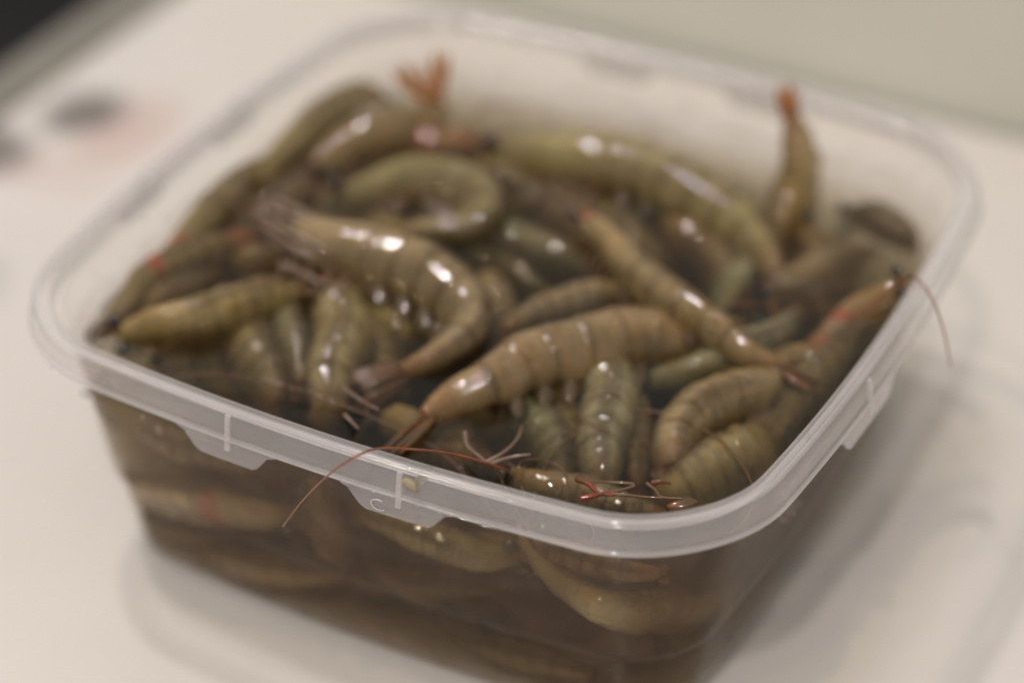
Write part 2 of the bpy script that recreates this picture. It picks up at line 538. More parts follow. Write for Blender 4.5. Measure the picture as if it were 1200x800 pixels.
# ------------------------------------------------------------------ the water
ZW = H - 0.0164
wz = [.0024, .004, .006, .010, .016, .0215, .0245, .035, .045, ZW - .0004]
wl = [loop(inset(z) + TH + .0003, corner(z) - TH, bow(z), z) for z in wz]
wl.append(loop(inset(ZW) + TH + .0003, corner(ZW) - TH, bow(ZW), ZW + .0004))      # the film creeps up the wall
wl.append(loop(inset(ZW) + TH + .0016, corner(ZW) - TH, bow(ZW), ZW))
V, Fc = sweep(wl, cap0=True, cap1=True)
water = clean(link('water', V, Fc, WATER))
water.data.attributes.new('open_face', 'FLOAT', 'FACE').data.foreach_set('value', [1.0 if p.normal.z > .3 else 0.0 for p in water.data.polygons])
tag(water, 'murky brown water round the shrimps in the tub', kind='structure')

# ------------------------------------------------------------------ shrimps
def sd_round(x, y, a, b, r):
    qx, qy = abs(x) - (a - r), abs(y) - (b - r)
    return math.hypot(max(qx, 0), max(qy, 0)) + min(max(qx, qy), 0) - r

def keep_in(p, gap=.0016):
    """a shrimp cannot pass through the tub: press it against the wall or the floor"""
    z = max(p.z, .0034)
    q = Vector((p.x, p.y, z))
    if z > H - .003:
        return q
    ins = inset(z) + gap
    bw = bow(z)
    for _ in range(4):
        fx = bw * max(0, 1 - (q.y / B) ** 2); fy = bw * max(0, 1 - (q.x / A) ** 2)
        a, b, r = A - ins + fx, B - ins + fy, corner(z)
        d = sd_round(q.x, q.y, a, b, r)
        if d <= 1e-5: break
        e = 1e-4
        gx = (sd_round(q.x + e, q.y, a, b, r) - d) / e
        gy = (sd_round(q.x, q.y + e, a, b, r) - d) / e
        q.x -= gx * d; q.y -= gy * d
    return q

PROF = [(0, .24), (.02, .40), (.06, .54), (.12, .68), (.20, .81), (.28, .90), (.36, .95), (.46, 1.0), (.56, 1.0), (.66, .95), (.76, .85), (.86, .69), (.95, .50), (1.0, .35)]
def prof_r(s):
    for (a, ra), (b, rb) in zip(PROF, PROF[1:]):
        if s <= b:
            f = (s - a) / (b - a); f = f * f * (3 - 2 * f) * .4 + f * .6
            return ra + (rb - ra) * f
    return PROF[-1][1]

SEGS = [.36, .455, .55, .645, .735, .825, 1.0]
def stations():
    out = [(0.36 * (i / 17) ** 1.15, -1.0, 1.0) for i in range(17)]
    out += [(.357, -1.0, 1.03), (.360, -1.0, 1.035)]
    for a, b in zip(SEGS, SEGS[1:]):
        for t in (0.012, .08, .22, .42, .62, .80, .92, .988):
            out.append((a + (b - a) * t, t, .972 + .05 * min(1, t * 1.25) if t > .05 else .962))
    out.append((1.0, 1.0, .9))
    return out
ST = stations()
NR = 24

def blade(name, base, d, nrm, length, width, mat, parent, thick=.0005, curl=.15, tip=.35):
    """a flat leaf-shaped fin with a raised middle rib"""
    d = d.normalized(); side = d.cross(nrm).normalized(); nrm = side.cross(d)
    V, Fc = [], []
    n = 8
    for i in range(n + 1):
        t = i / n
        wd = width * .5 * (math.sin(PI * min(1, (t * .8 + .1))) ** .8) * (1 if t < .75 else 1 - (t - .75) * 4 * (1 - tip))
        c = base + d * (length * t) + nrm * (-curl * length * t * t)
        th = thick * (1 - .7 * t)
        for sx, up in ((-1, 0), (-.4, .7), (0, 1.3), (.4, .7), (1, 0), (.4, -.6), (-.4, -.6)):
            V.append(keep_in(c + side * (wd * sx) + nrm * (th * up)))
    for i in range(n):
        for k in range(7):
            k2 = (k + 1) % 7
            Fc.append((i * 7 + k, i * 7 + k2, i * 7 + 7 + k2, i * 7 + 7 + k))
    Fc += [tuple(range(6, -1, -1)), tuple(n * 7 + k for k in range(7))]
    return link(name, V, Fc, mat, parent)

def strand(name, pts, r0, r1, mat, parent, n=26, sides=6, clamp=True, knobs=0):
    pts = spline(pts, n)
    if clamp: pts = [keep_in(p, .0018) for p in pts]
    rad = [r0 + (r1 - r0) * (i / (n - 1)) for i in range(n)]
    if knobs:
        rad = [r * (1.35 if i % knobs == 0 else 1) for i, r in enumerate(rad)]
    return link(name, *tube(pts, rad, sides), mat, parent)

GREY, OLIVE, BROWN, PINK, YELL, BLUE = (0.31, 0.25, 0.15), (0.25, 0.185, 0.075), (0.245, 0.155, 0.075), (0.34, 0.245, 0.14), (0.32, 0.24, 0.10), (0.26, 0.245, 0.17)

def shrimp(label, pts, wpx, phi=0, tint=GREY, red=(), legs=True, fan=1.0, eyes=True, swim=True, feelers=None, ref=None, squash=.80, rost=True, fan_n=None, fan_m=None, fan_w=.85, group='raw shrimps in the tub', spread=.38):
    """pts: world points from the head to the root of the tail; wpx: widest width in photo pixels; phi: roll of the back away from straight up"""
    pts = [pts[0]] + [p + Vector((random.uniform(-1, 1), random.uniform(-1, 1), random.uniform(-.4, .4))) * .0011 for p in pts[1:-1]] + [pts[-1]]
    ev, L = spline(pts, None)
    mid = ev(.35)
    R = wpx * .475 * px_size(mid)
    root = empty('shrimp', tuple(mid))
    tag(root, label, 'shrimp', group)
    inv = Vector(mid)
    U0 = Vector(ref) if ref else Vector((0, 0, 1))
    ph = math.radians(phi)
    def frame(s):
        t = (ev(min(1, s + .012)) - ev(max(0, s - .012))).normalized()
        u = (U0 - t * U0.dot(t))
        u = u.normalized() if u.length > .05 else t.orthogonal().normalized()
        l = u.cross(t)
        d = u * math.cos(ph) + l * math.sin(ph)
        return t, d, t.cross(d)
    V, Fc, seg, dor, alo, rd = [], [], [], [], [], []
    sd = random.random() * 50
    for s, t, sc in ST:
        p = ev(s); tt, d, sv = frame(s)
        r = R * prof_r(s) * sc
        for k in range(NR):
            a = 2 * PI * k / NR
            ca, sa = math.cos(a), math.sin(a)
            hr, wr = r * 1.12, r * squash
            if ca > .0: hr *= 1 + .05 * ca ** 6                    # keel of the back
            if t >= 0 and ca < -.15:                              # side flaps of the abdomen
                f = math.sin(PI * min(1, max(0, t))) ** .6
                hr *= .86 + .22 * f * min(1, abs(sa) * 2.0)
                if abs(sa) < .45: hr *= .80
            if t < 0 and ca < -.3:
                hr *= .92
            if t < 0:                                             # groove of the head shell
                wr *= 1 - .07 * math.exp(-((s - .20 - .05 * ca) / .011) ** 2); hr *= 1 - .05 * math.exp(-((s - .20 - .05 * ca) / .011) ** 2)
                wr *= 1 + .10 * noise.noise(Vector((s * 22 + sd, ca * 2.2, sa * 2.2)))
            nz = 1 + .10 * noise.noise(Vector((s * 9 + sd, ca * 1.4, sa * 1.4)))
            q = p + d * (hr * ca * nz) + sv * (wr * sa * nz)
            V.append(keep_in(q) - inv)
            seg.append(t if t >= 0 else (.95 if s > .352 else 0.0)); dor.append(max(0, ca)); alo.append(s)
            e = 0
            for (rs, ra, rr) in red:
                e = max(e, 1 - math.hypot((s - rs) * L / (R * rr), math.atan2(math.sin(a - math.radians(ra)), math.cos(a - math.radians(ra))) * .42 / rr))
            rd.append(max(0, min(1, e * 1.6)))
    n = len(ST)
    for i in range(n - 1):
        for k in range(NR):
            k2 = (k + 1) % NR
            Fc.append((i * NR + k, i * NR + k2, (i + 1) * NR + k2, (i + 1) * NR + k))
    Fc += [tuple(range(NR - 1, -1, -1)), tuple((n - 1) * NR + k for k in range(NR))]
    body = link('body', V, Fc, SHELL, root)
    for nm, data in (('seg', seg), ('dorsal', dor), ('along', alo), ('red', rd)):
        body.data.attributes.new(nm, 'FLOAT', 'POINT').data.foreach_set('value', data)
    k0 = random.uniform(.95, 1.32)
    tv = [c * random.uniform(.95, 1.05) * k0 * g for c, g in zip(tint, (1.0, .985, .80))]
    body['tint'] = tv
    def part(o):
        for v in o.data.vertices: v.co -= inv
        return o
    # head
    t0, d0, s0 = frame(.02)
    if rost:
        b = ev(.05); tt, dd, _ = frame(.05)
        tip = ev(0) - t0 * (L * .11) + d0 * (R * .55)
        base = b + dd * (R * .42)
        Vr, Fr = [], []
        m = 13
        for i in range(m):
            f = i / (m - 1)
            c = base.lerp(tip, f) + dd * (R * .10 * math.sin(PI * f))
            hgt = R * .20 * (1 - f) + R * .03
            tooth = R * .12 * (1 if i % 2 else 0) * (1 - .5 * f)
            wd = R * .10 * (1 - .8 * f)
            Vr += [keep_in(c + dd * (hgt * .5 + tooth)), keep_in(c + s0 * wd), keep_in(c - dd * (hgt * .6)), keep_in(c - s0 * wd)]
        for i in range(m - 1):
            for k in range(4):
                Fr.append((i * 4 + k, i * 4 + (k + 1) % 4, i * 4 + 4 + (k + 1) % 4, i * 4 + 4 + k))
        Fr += [(3, 2, 1, 0), tuple((m - 1) * 4 + k for k in range(4))]
        part(link('rostrum', Vr, Fr, FIN, root, smooth=False))
    if eyes:
        for sg in (-1, 1):
            b = ev(.045)
            c = keep_in(ev(.03) + s0 * (sg * R * .66) + d0 * (R * .26) - t0 * (R * .15), .003)
            Vt, Ft = tube([b + s0 * (sg * R * .28), c], [R * .11, R * .15], 7)
            Vb, Fb = ball(c, R * .27, 7)
            k = len(Vt)
            part(link('eye', Vt + Vb, Ft + [tuple(i + k for i in f) for f in Fb], EYE, root))
    # feelers
    if feelers is None:
        for sg in (-1, 1):
            p0 = ev(.02) + s0 * (sg * R * .3)
            yaw = random.uniform(.5, 2.2) * sg
            d1 = (Vector((-t0.x, -t0.y, 0)).normalized() if abs(t0.z) < .9 else Vector((1, 0, 0)))
            ap, q = [p0, p0 - t0 * (R * 1.0) + s0 * (sg * R * .4)], p0 - t0 * (R * 1.0)
            for j in range(5):
                d1 = Matrix.Rotation(yaw * .45 + random.uniform(-.25, .25), 3, 'Z') @ d1
                q = q + d1 * (L * .13)
                q.z += (max(p0.z, H - .0145) - q.z) * .5 + random.uniform(-.0012, .0012)
                ap.append(q.copy())
            part(strand('antenna', ap, .00027, .00012, PALEWHISKER, root))
        for sg in (-1, 1):
            p0 = ev(.02) + s0 * (sg * R * .15)
            d1 = -t0 + s0 * (sg * random.uniform(.1, .7)) + d0 * random.uniform(.1, .6)
            part(strand('antennule', [p0, p0 + d1 * (R * .8), p0 + d1 * (R * 1.5) - Vector((0, 0, R * .2)), p0 + d1 * (R * 2.1) - Vector((0, 0, R * .7))], R * .045, R * .02, LEG, root, n=10, sides=5))
    else:
        for fp in feelers:
            part(strand('antenna', [ev(.02)] + fp if len(fp) > 1 else fp, .00034, .00016, WHISKER, root, n=44, clamp=False))
    # walking legs
    if legs:
        for sg in (-1, 1):
            for j in range(4):
                s = .17 + .05 * j
                tt, dd, sv = frame(s)
                p0 = ev(s) - dd * (R * .75) + sv * (sg * R * .35)
                w1 = random.uniform(-.3, .3)
                lp = [p0, p0 - dd * (R * .75) + sv * (sg * R * .45), p0 - dd * (R * 1.1) - tt * (R * (.7 + w1)) + sv * (sg * R * .5), p0 - dd * (R * 1.5) - tt * (R * (1.3 + w1)) + sv * (sg * R * .3)]
                part(strand('walking_leg', lp, R * .10, R * .035, LEG, root, n=14, knobs=4))
    if swim:
        for sg in (-1, 1):
            for j in range(5):
                s = (SEGS[j] + SEGS[j + 1]) * .5
                tt, dd, sv = frame(s); r = R * prof_r(s)
                part(blade('swimmeret', ev(s) - dd * (r * .8) + sv * (sg * r * .42), -dd * .8 + tt * random.uniform(.3, .8) + sv * (sg * .25), tt * .4 + sv * sg, r * 1.05, r * .75, PADDLE, root))
    if fan:
        tt, dd, sv = frame(.985); r = R * .52
        if fan_n: dd = (fan_n - tt * fan_n.dot(tt)).normalized(); sv = tt.cross(dd)
        b = ev(.985)
        ln = L * .17 * fan
        part(blade('telson', b + dd * (r * .25), tt, dd, ln * .92, r * .7 * fan_w, fan_m or FIN, root, .0009, .05, .08))
        for sg in (-1, 1):
            part(blade('uropod', b + sv * (sg * r * .35), tt + sv * (sg * .34 * spread), dd + sv * (sg * .2), ln, r * 1.0 * fan_w, fan_m or FIN, root, .0006, .08, .45))
            part(blade('uropod', b + sv * (sg * r * .5) - dd * (r * .15), tt + sv * (sg * .66 * spread), dd + sv * (sg * .3), ln * .95, r * 1.05 * fan_w, fan_m or FIN, root, .0006, .10, .5))
    return root, ev, frame

Z = lambda *a: [at(u, v, z) for u, v, z in a]
FR = lambda *a: [front(u, v, d) for u, v, d in a]
RT = lambda *a: [right(u, v, d) for u, v, d in a]

# --- top layer, as they lie in the photograph
HOOK = shrimp('large pale shrimp curled in a hook left of centre, wet head glinting, tail tip red', Z((318, 262, -.012), (372, 284, -.010), (432, 300, -.010), (492, 318, -.011), (538, 348, -.013), (546, 388, -.0155), (512, 422, -.017), (472, 436, -.018)), 70, 38, GREY, legs=True, red=[(.06, -60, .5)])
shrimp('long striped shrimp across the front centre, orange tail tip pointing left', Z((880, 388, -.027), (816, 397, -.0205), (740, 403, -.016), (682, 411, -.015), (628, 424, -.014), (580, 446, -.014), (538, 470, -.016), (500, 492, -.017)), 72, -42, PINK, legs=True)
shrimp('slim straight tan shrimp lying diagonally over the pile, red spot on its head', Z((680, 252, -.013), (712, 284, -.012), (748, 318, -.011), (790, 352, -.011), (836, 385, -.012), (880, 412, -.014), (916, 432, -.016)), 50, 12, (0.30, 0.215, 0.105), red=[(.07, 0, .75)], legs=True, fan=.8, spread=.3)
b4 = at(934, 212, -.020)
shrimp('shrimp standing on its head, red tipped tail poking up by the back wall', [at(880, 380, -.046), at(894, 345, -.040), at(908, 300, -.033), at(922, 256, -.027), b4, facing(933, 178, b4), facing(928, 138, b4)], 62, 0, (0.46, 0.33, 0.16), swim=False, ref=(-.45, -.75, .2), fan=1.0, fan_w=.72, fan_n=cam_dir, fan_m=TANFIN, legs=True, spread=.03, feelers=[])
shrimp('long greenish shrimp along the back wall, back arched and tail hooked down to the right', Z((574, 176, -.016), (628, 182, -.015), (690, 190, -.014), (752, 206, -.0145), (808, 228, -.015), (858, 258, -.016), (894, 296, -.018), (908, 330, -.021)), 66, 38, (0.29, 0.235, 0.125), legs=True)
shrimp('shrimp folded into a blunt U near the back left, rounded end facing right', Z((392, 232, -.020), (436, 222, -.018), (486, 214, -.016), (532, 218, -.015), (560, 238, -.0155), (542, 264, -.017), (500, 272, -.018), (470, 274, -.020)), 62, 62, (0.30, 0.25, 0.14), legs=True)
b8 = at(512, 128, -.014)
shrimp('brown shrimp in the back left corner with its orange tail fan sticking up', Z((366, 208, -.019), (398, 184, -.017), (432, 166, -.0155), (472, 156, -.015), (502, 148, -.0155)) + [b8, facing(508, 118, b8)], 60, 25, BROWN, fan=1.9, legs=True, ref=(-.3, -.5, .8), spread=.8, fan_n=cam_dir, fan_m=TANFIN, fan_w=.85)
shrimp('dark brown shrimp lying below the raised tail fan near the back wall', Z((586, 170, -.020), (556, 170, -.019), (520, 170, -.018), (484, 168, -.018), (446, 176, -.019), (418, 190, -.021)), 46, 0, (0.32, 0.16, 0.09), red=[(.55, 0, .7)], legs=True)
shrimp('olive shrimp pressed along the left wall, furthest back of those there', Z((300, 226, -.018), (318, 198, -.0165), (344, 168, -.0155), (376, 140, -.015), (408, 118, -.016), (432, 104, -.019)), 58, -20, OLIVE, legs=True)
shrimp('olive brown shrimp pressed along the middle of the left wall', Z((182, 330, -.021), (204, 296, -.018), (232, 262, -.0165), (262, 232, -.016), (296, 208, -.017), (326, 186, -.019)), 56, -15, (0.215, 0.155, 0.065), red=[(.16, 40, .6), (.9, 0, .6)], legs=True)
shrimp('dark shrimp in the left corner of the tub with a reddish streak', Z((110, 392, -.021), (138, 362, -.0195), (172, 334, -.019), (212, 312, -.019), (256, 294, -.019), (298, 282, -.020)), 52, 0, (0.19, 0.145, 0.07), red=[(.45, 0, .6), (.93, 0, .9)], legs=True)
shrimp('yellow olive shrimp near the left front corner with its head by the rim', Z((138, 398, -.019), (178, 386, -.0175), (226, 374, -.0165), (276, 362, -.0165), (324, 350, -.0175), (366, 342, -.019)), 68, -18, YELL, legs=True, red=[(.13, -50, .4)])
shrimp('slim brown shrimp tucked under the hooked pale one', Z((372, 330, -.018), (408, 340, -.0185), (448, 352, -.0195), (486, 364, -.0205), (512, 384, -.022)), 50, 20, BROWN, legs=True, red=[(.05, 30, .5)])
shrimp('grey shrimp humped up beside the front wall, legs and tail towards the rim', Z((402, 352, -.030), (404, 380, -.0245), (400, 410, -.022), (392, 444, -.022), (384, 476, -.0245), (380, 500, -.028)), 100, 0, GREY, legs=True)
shrimp('brownish shrimp dipping head down behind the left part of the front rim', Z((272, 380, -.030), (284, 402, -.027), (298, 428, -.0255), (312, 456, -.0255), (322, 482, -.027)), 80, 20, PINK, legs=True)
shrimp('dim grey shrimp low beside the front rim at left', Z((236, 400, -.034), (250, 424, -.031), (262, 448, -.030), (276, 474, -.031)), 56, -20, GREY, legs=True)
shrimp('short view of a grey banded shrimp back in the middle of the pile', Z((566, 270, -.025), (594, 280, -.0235), (626, 292, -.023), (660, 306, -.0235), (694, 322, -.026)), 48, 15, BLUE, legs=True)
shrimp('green brown shrimp under the middle of the pile, right of the hooked one', Z((520, 288, -.028), (552, 302, -.027), (590, 320, -.0265), (626, 338, -.027), (656, 356, -.029)), 46, 10, (0.20, 0.17, 0.065), legs=True)
shrimp('pinkish brown shrimp just behind the long striped one', Z((778, 348, -.025), (742, 350, -.022), (704, 354, -.0205), (664, 362, -.020), (626, 374, -.0205), (592, 390, -.022)), 50, -20, (0.29, 0.205, 0.125), legs=True)
shrimp('dark shrimp deep between the tan diagonal one and the greenish arched one', Z((700, 222, -.030), (744, 248, -.028), (790, 276, -.027), (830, 306, -.027), (862, 340, -.029)), 62, 10, (0.21, 0.165, 0.10), legs=True)
shrimp('grey green shrimp upright at the front centre, rings across its belly', Z((706, 436, -.031), (709, 462, -.0255), (711, 494, -.0235), (711, 528, -.023), (709, 560, -.0245), (706, 588, -.028)), 100, 0, BLUE, legs=True, feelers=[])
shrimp('pale ringed shrimp bending towards the rim right of front centre', Z((912, 446, -.024), (884, 462, -.022), (850, 476, -.021), (818, 494, -.0205), (796, 522, -.021), (786, 552, -.022)), 92, 20, PINK, legs=True, fan=.5)
shrimp('yellowish ringed shrimp under the front right curve of the rim', Z((896, 520, -.028), (872, 540, -.0255), (842, 560, -.025), (808, 578, -.0255), (772, 592, -.028)), 92, -20, YELL, legs=True, feelers=[])
shrimp('greenish blue shrimp pointing at the front rim beneath the striped one', Z((604, 470, -.028), (622, 496, -.026), (640, 524, -.0255), (654, 552, -.0265), (664, 580, -.029)), 74, 15, (0.22, 0.225, 0.15), legs=True, fan=.5)
shrimp('grey shrimp wedged beneath the tail of the tan diagonal one', Z((748, 452, -.024), (786, 442, -.0225), (826, 430, -.0215), (866, 414, -.021), (902, 392, -.0215), (936, 368, -.023)), 62, -25, (0.26, 0.235, 0.165), legs=True)
SR = Z((1062, 332, -.012), (1034, 352, -.016), (1000, 378, -.020), (966, 404, -.023), (930, 436, -.026), (902, 472, -.030))
shrimp('orange brown shrimp against the right wall, whisker hanging over the rim', SR, 56, 30, (0.25, 0.15, 0.065), red=[(.42, 50, .55), (.62, 0, .5)], legs=True, swim=False,
       feelers=[Z((1070, 324, .001), (1082, 334, .004), (1096, 358, .003), (1106, 388, -.003), (1112, 416, -.010), (1114, 430, -.014)), Z((1040, 338, -.006), (1020, 360, -.010), (990, 372, -.011), (960, 384, -.013))])
shrimp('olive shrimp lying low along the right wall', Z((1010, 372, -.026), (984, 404, -.0245), (956, 438, -.0235), (930, 474, -.0235), (908, 508, -.025), (892, 536, -.028)), 54, 0, OLIVE, legs=True, feelers=[])
SB = Z((596, 556, -.022), (632, 568, -.022), (680, 584, -.0225), (730, 598, -.0235), (780, 608, -.026))
shrimp('brown shrimp along the inside of the front rim, one long orange whisker over it', SB, 48, 20, BROWN, legs=True, fan=.4,
       feelers=[Z((592, 550, -.015), (556, 538, -.009), (520, 530, -.004), (480, 526, .0005), (446, 525, .0022)) + [front(418, 534, -.0125), front(384, 557, -.0125), front(354, 587, -.012), front(332, 616, -.012)]])

for pts in ([(304, 238, -.0065), (330, 250, -.006), (356, 262, -.006), (384, 280, -.0065), (402, 292, -.008)], [(300, 250, -.0075), (322, 262, -.007), (350, 278, -.0065), (372, 288, -.007), (392, 300, -.008)],
            [(306, 262, -.009), (326, 276, -.0085), (348, 292, -.008), (372, 302, -.0085)], [(322, 236, -.0075), (350, 246, -.007), (376, 262, -.007), (398, 276, -.008)],
            [(312, 272, -.011), (332, 290, -.011), (356, 304, -.0115)], [(330, 310, -.013), (350, 318, -.0125), (366, 326, -.0125), (384, 334, -.013)]):
    o = strand('walking_leg', Z(*pts), .0009, .0005, PALELEG, HOOK[0], n=16, sides=8, knobs=5)
    for v in o.data.vertices: v.co -= HOOK[0].location
# --- seen through the front and right walls
shrimp('pink grey shrimp pressed to the front wall at left with a red spot', FR((348, 604, .0075), (312, 602, .0062), (268, 596, .006), (222, 584, .006), (172, 572, .0065), (128, 560, .008)), 60, 25, (0.50, 0.36, 0.23), red=[(.36, -80, .85)], legs=False, swim=False)
shrimp('dim grey shrimp behind the front wall below the left tab', FR((120, 470, .010), (160, 492, .009), (206, 516, .009), (256, 530, .010), (310, 552, .012)), 54, -40, (0.22, 0.19, 0.12), legs=False, swim=False, feelers=[])
shrimp('olive shrimp lying along the bottom of the front wall', FR((178, 636, .010), (232, 648, .0075), (292, 660, .0065), (352, 668, .007), (412, 674, .009)), 58, -40, (0.34, 0.27, 0.13), legs=False, swim=False, feelers=[])
shrimp('fat yellowish shrimp curved against the front right corner of the tub', [front(610, 612, .014), front(634, 656, .0098), front(676, 692, .0095), front(730, 712, .0118), right(822, 706, .0115), right(872, 660, .0098), right(912, 612, .012)], 68, -30, (0.44, 0.39, 0.25), legs=False, swim=False)
shrimp('greenish grey shrimp behind the front wall under the second tab', FR((618, 648, .012), (572, 650, .009), (524, 640, .008), (474, 622, .0085), (428, 604, .010)), 58, 45, (0.34, 0.31, 0.20), legs=False, swim=False)
shrimp('brown shrimp standing at a slant behind the front wall between the tabs', FR((364, 560, .009), (376, 590, .008), (390, 626, .008), (404, 660, .009)), 52, -40, BROWN, legs=False, swim=False, feelers=[])
shrimp('pale brown shrimp slanting down behind the right wall', RT((930, 640, .008), (958, 596, .007), (986, 560, .007), (1012, 520, .008), (1034, 484, .010)), 54, -40, YELL, legs=False, swim=False, feelers=[])
shrimp('dark olive shrimp low behind the right wall near the base', RT((868, 716, .009), (904, 672, .007), (944, 624, .007), (984, 580, .008)), 46, -40, (0.20, 0.16, 0.09), legs=False, swim=False, feelers=[])
shrimp('dim shrimp on the tub floor near the front right corner', FR((520, 742, .012), (570, 756, .010), (630, 772, .009), (694, 790, .010)), 56, -40, (0.22, 0.20, 0.12), legs=False, swim=False, feelers=[])

shrimp('olive brown shrimp behind the front wall, right below the left tab', FR((250, 560, .014), (300, 574, .012), (350, 600, .012), (392, 634, .012), (420, 668, .014)), 50, -40, (0.16, 0.105, 0.045), swim=False, feelers=[])
shrimp('murky brown shrimp behind the front wall, just under the right part of the front rim', FR((560, 628, .014), (612, 642, .0125), (668, 654, .012), (724, 666, .013), (776, 672, .015)), 48, -40, BROWN, fan=.3, swim=False, feelers=[])
shrimp('dim brown shrimp behind the front wall between the second tab and the fat yellowish one', FR((436, 660, .013), (482, 676, .011), (530, 686, .011), (580, 690, .013)), 52, -50, (0.165, 0.12, 0.06), swim=False, feelers=[])
shrimp('dark brown shrimp behind the front wall at the left end, under the red spotted one', FR((130, 604, .013), (176, 616, .011), (226, 624, .010), (280, 630, .012)), 44, -40, BROWN, swim=False, feelers=[])
shrimp('dim tan shrimp behind the front wall just under the rim, left of the first tab', FR((96, 452, .016), (136, 470, .013), (180, 486, .012), (226, 506, .013)), 50, -40, PINK, swim=False, feelers=[])
shrimp('dim brown shrimp low behind the front wall, under the olive one', FR((250, 690, .012), (310, 704, .010), (370, 722, .010), (430, 738, .012)), 46, -40, (0.22, 0.16, 0.08), swim=False, feelers=[])
shrimp('dim tan shrimp behind the right wall just below the rim tab', RT((960, 560, .014), (990, 520, .012), (1018, 478, .013), (1036, 450, .015)), 48, -40, PINK, swim=False, feelers=[])
shrimp('reddish brown shrimp behind the right wall, between the pale and the dark one', RT((884, 690, .013), (920, 640, .011), (956, 590, .011), (990, 548, .013)), 44, -40, (0.34, 0.18, 0.10), swim=False, feelers=[])
# --- deeper ones glimpsed between the others
DEEP = [('dark slate grey shrimp added in place of a grey patch in the far right corner of the tub', (1000, 250, -.0275), (1050, 266, -.0247), (1096, 284, -.0245), (0.055, 0.05, 0.045)),  # made-up shrimp, added to stand in for a dark grey patch
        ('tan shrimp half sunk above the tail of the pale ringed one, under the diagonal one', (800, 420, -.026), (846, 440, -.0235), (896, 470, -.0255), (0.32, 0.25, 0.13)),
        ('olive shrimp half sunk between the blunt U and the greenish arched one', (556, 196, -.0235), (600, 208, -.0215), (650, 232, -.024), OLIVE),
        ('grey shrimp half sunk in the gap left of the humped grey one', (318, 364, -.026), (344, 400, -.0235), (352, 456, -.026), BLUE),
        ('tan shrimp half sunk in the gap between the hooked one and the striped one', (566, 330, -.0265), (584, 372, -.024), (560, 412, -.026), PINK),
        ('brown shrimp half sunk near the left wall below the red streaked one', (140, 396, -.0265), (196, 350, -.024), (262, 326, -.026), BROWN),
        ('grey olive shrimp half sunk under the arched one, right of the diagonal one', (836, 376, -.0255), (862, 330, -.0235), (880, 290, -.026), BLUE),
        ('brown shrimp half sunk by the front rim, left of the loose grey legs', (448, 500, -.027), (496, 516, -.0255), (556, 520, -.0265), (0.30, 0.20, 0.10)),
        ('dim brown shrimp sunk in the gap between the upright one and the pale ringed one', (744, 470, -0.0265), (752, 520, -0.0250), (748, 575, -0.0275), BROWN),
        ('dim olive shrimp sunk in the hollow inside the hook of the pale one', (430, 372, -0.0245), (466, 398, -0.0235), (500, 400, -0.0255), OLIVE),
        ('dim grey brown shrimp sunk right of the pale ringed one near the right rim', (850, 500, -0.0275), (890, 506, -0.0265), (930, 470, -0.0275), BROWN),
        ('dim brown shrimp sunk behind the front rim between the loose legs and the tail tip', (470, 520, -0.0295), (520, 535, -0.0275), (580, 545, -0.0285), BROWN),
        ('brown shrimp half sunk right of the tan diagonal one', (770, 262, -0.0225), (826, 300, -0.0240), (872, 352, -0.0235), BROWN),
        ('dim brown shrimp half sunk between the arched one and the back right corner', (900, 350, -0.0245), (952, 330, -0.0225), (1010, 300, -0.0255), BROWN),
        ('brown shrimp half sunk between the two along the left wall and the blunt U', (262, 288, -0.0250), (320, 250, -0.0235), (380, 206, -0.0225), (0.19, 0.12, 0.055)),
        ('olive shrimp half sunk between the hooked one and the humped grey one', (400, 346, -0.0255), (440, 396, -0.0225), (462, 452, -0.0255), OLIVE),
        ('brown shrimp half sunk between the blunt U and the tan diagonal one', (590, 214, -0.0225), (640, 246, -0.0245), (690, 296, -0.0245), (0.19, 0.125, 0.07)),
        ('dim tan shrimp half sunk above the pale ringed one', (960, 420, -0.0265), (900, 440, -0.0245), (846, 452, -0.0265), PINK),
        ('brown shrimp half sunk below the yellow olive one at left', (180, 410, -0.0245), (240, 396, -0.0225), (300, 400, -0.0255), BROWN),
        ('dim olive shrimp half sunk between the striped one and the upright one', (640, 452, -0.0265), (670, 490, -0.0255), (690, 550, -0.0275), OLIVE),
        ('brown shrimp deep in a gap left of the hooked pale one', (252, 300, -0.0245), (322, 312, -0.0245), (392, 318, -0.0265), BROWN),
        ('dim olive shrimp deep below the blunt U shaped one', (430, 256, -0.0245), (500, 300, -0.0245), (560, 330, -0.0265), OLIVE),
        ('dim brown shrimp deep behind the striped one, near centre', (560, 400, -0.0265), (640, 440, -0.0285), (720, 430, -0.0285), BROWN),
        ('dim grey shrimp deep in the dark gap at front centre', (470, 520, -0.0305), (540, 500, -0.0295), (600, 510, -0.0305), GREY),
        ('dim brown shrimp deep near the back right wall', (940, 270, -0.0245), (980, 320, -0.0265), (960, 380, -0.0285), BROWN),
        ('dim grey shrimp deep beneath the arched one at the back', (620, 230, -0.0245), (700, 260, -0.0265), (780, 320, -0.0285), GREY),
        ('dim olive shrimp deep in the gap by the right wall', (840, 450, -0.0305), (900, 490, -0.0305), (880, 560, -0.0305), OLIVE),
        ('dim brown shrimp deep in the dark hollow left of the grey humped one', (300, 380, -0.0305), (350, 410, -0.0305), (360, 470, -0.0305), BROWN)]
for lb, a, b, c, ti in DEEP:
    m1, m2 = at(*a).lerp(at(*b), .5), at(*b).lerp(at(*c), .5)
    shrimp(lb, [at(*a), m1 + Vector((0, 0, .001)), at(*b), m2, at(*c)], 58, random.uniform(-60, 60), ti, legs=False, swim=False, feelers=[])

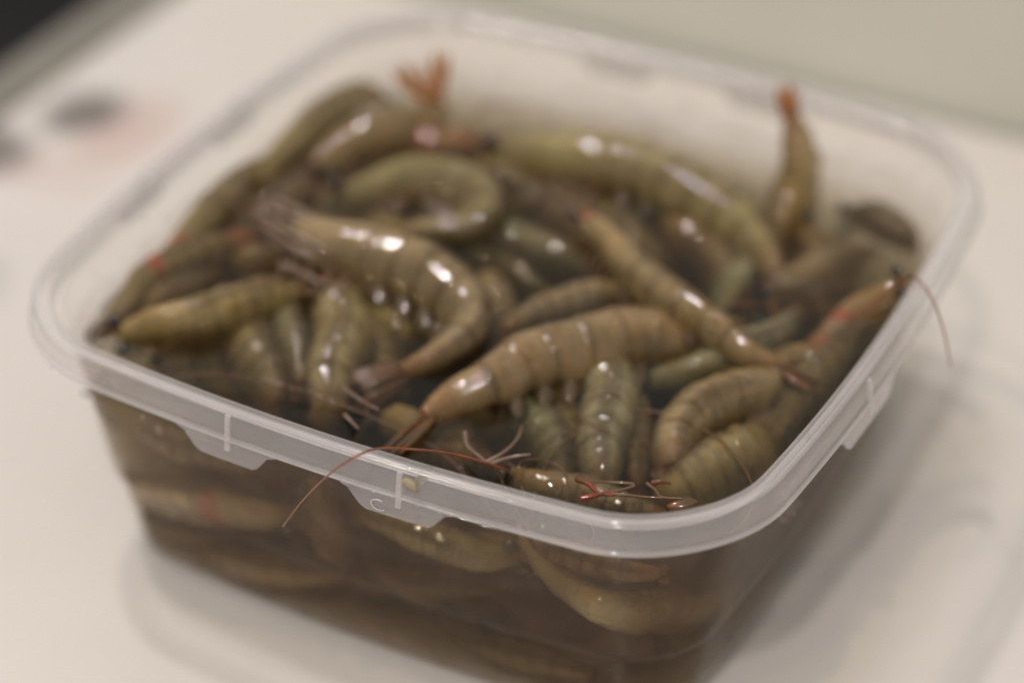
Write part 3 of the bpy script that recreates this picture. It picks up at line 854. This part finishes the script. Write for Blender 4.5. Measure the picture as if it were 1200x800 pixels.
# ------------------------------------------------------------------ small things
def loose(name, label, cat, group, pts, r, mat, n=20, r1=None):
    o = strand(name, pts, r, r1 or r * .4, mat, None, n=n, sides=6, clamp=False)
    return tag(o, label, cat, group)
# red broken legs lying by the front right of the rim
zl = -.013
for k, (lb, pts, m) in enumerate([
        ('red broken leg with a forked end, upper of the pair by the front rim', [(676, 561), (690, 567), (701, 577), (720, 580)], REDLEG),
        ('red broken leg, lower of the pair by the front rim', [(680, 584), (698, 580), (712, 577), (724, 576)], REDLEG),
        ('thin brown leg lying straight between the red legs and the small shell tip', [(716, 578), (736, 580), (756, 582), (778, 583)], LEG),
        ('thin brown leg bent above the straight one by the front rim', [(718, 577), (744, 568), (720, 565), (690, 564)], LEG),
        ('thin dark leg bent like an elbow next to the small shell tip', [(758, 566), (768, 574), (775, 582), (800, 584)], LEG),
        ('short red leg tip lying on the pale ringed shrimp near the rim', [(764, 566), (774, 564), (786, 566)], REDLEG)]):
    loose('shrimp_fragment', lb, 'shrimp leg', 'broken legs by the front rim', Z(*[(u, v, zl + .0006 * (i % 2)) for i, (u, v) in enumerate(pts)]), .00065 if m is REDLEG else .00042, m)
for lb, pts in (('grey leg bent like a hook in the dark gap at front centre', [(545, 506, -.013), (548, 522, -.014), (566, 538, -.014), (572, 544, -.015)]),
                ('grey forked leg reaching right in the dark gap at front centre', [(568, 542, -.014), (590, 530, -.013), (606, 514, -.013), (612, 498, -.013)]),
                ('thin pale leg lying flat towards the right from the forked one', [(572, 544, -.0145), (596, 536, -.013), (622, 532, -.012)]),
                ('wet glinting leg upright beside the grey humped shrimp', [(398, 452, -.014), (416, 464, -.012), (432, 474, -.011), (444, 480, -.011)]),
                ('wet glinting leg stub just below the other glinting leg', [(404, 486, -.013), (412, 494, -.012), (420, 502, -.012)])):
    loose('shrimp_fragment', lb, 'shrimp leg', 'loose legs on the pile', Z(*pts), .0005, PALELEG)
o = blade('shell_tip', at(782, 594, -.014), at(816, 586, -.012) - at(782, 594, -.014), Vector((.2, -.4, .8)), .0062, .0034, FIN, None, .0006)
tag(o, 'small red edged shell tip lying by the front right of the rim', 'shell piece')
o = blade('shell_scrap', skirt_pt('front', .0215, .0008, .0012), Vector((1, -.2, -.5)), Vector((0, -1, .3)), .0034, .0028, SCRAP, None, .0006)
tag(o, 'pale yellow scrap of shell stuck to the front rim', 'shell piece')

def drop(label, p, r, sq=(1, 1, .6)):
    o = link('water_droplet', *ball(Vector((0, 0, 0)), r, 7, sq), DROP)
    o.location = p
    return tag(o, label, 'water drop', 'drops of water on the tub')
drop('round water drop beside the rib on the front rim, next to the pale scrap', skirt_pt('front', .0222, -.0012, -.0004), .0011)
drop('water drop on the top of the right rim, lower left one of the two', at(936, 511, .0006), .0006)
drop('water drop on the top of the right rim, upper right one of the two', at(947, 510, .0006), .0008)
drop('tiny water drop on the inner edge of the front rim below the loose legs', at(540, 547, .0006), .0007)

# specks of water on the inside of the left and back walls, and on the front rim
def wall_drop(side, t, z, r, label, group):
    off = B - inset(z) - TH - .0004 + bow(z) * (1 - (t / A) ** 2)
    p = {'left': Vector((-off, t, z)), 'back': Vector((t, off, z))}[side]
    o = link('water_droplet', *ball(Vector((0, 0, 0)), r, 6, (.55, 1, 1.1) if side == 'left' else (1, .55, 1.1)), DROP)
    o.location = p
    return tag(o, label, 'water drop', group)
for t, z, r in ((-.052, H - .008, .0007), (-.030, H - .006, .0009), (-.022, H - .009, .0008), (-.040, H - .011, .0006), (-.002, H - .010, .0006), (.018, H - .007, .0007)):
    wall_drop('left', t, z, r, 'tiny water drop clinging to the inside of the left tub wall', 'drops inside the left wall')
for t, z, r in ((-.012, H - .011, .0009), (.004, H - .009, .0011), (.050, H - .008, .0008), (.066, H - .011, .0010), (.072, H - .013, .0010)):
    wall_drop('back', t, z, r, 'small water drop clinging to the inside of the back tub wall', 'drops inside the back wall')
for t, dz, out, r in ((-.066, .0052, .0009, .0006), (-.052, .0060, .0010, .0008), (-.047, .0030, .0003, .0005), (-.004, .0056, .0010, .0008), (.0005, .0050, .0009, .0006), (-.017, .0086, .0014, .0006), (.046, .0020, .0001, .0005), (.058, .0070, .0010, .0005)):
    o = link('water_droplet', *ball(Vector((0, 0, 0)), r, 6, (1, .5, .9)), DROP)
    o.location = skirt_pt('front', t, out, dz)
    tag(o, 'tiny water bead stuck to the front of the milky rim', 'water drop', 'beads on the front rim')
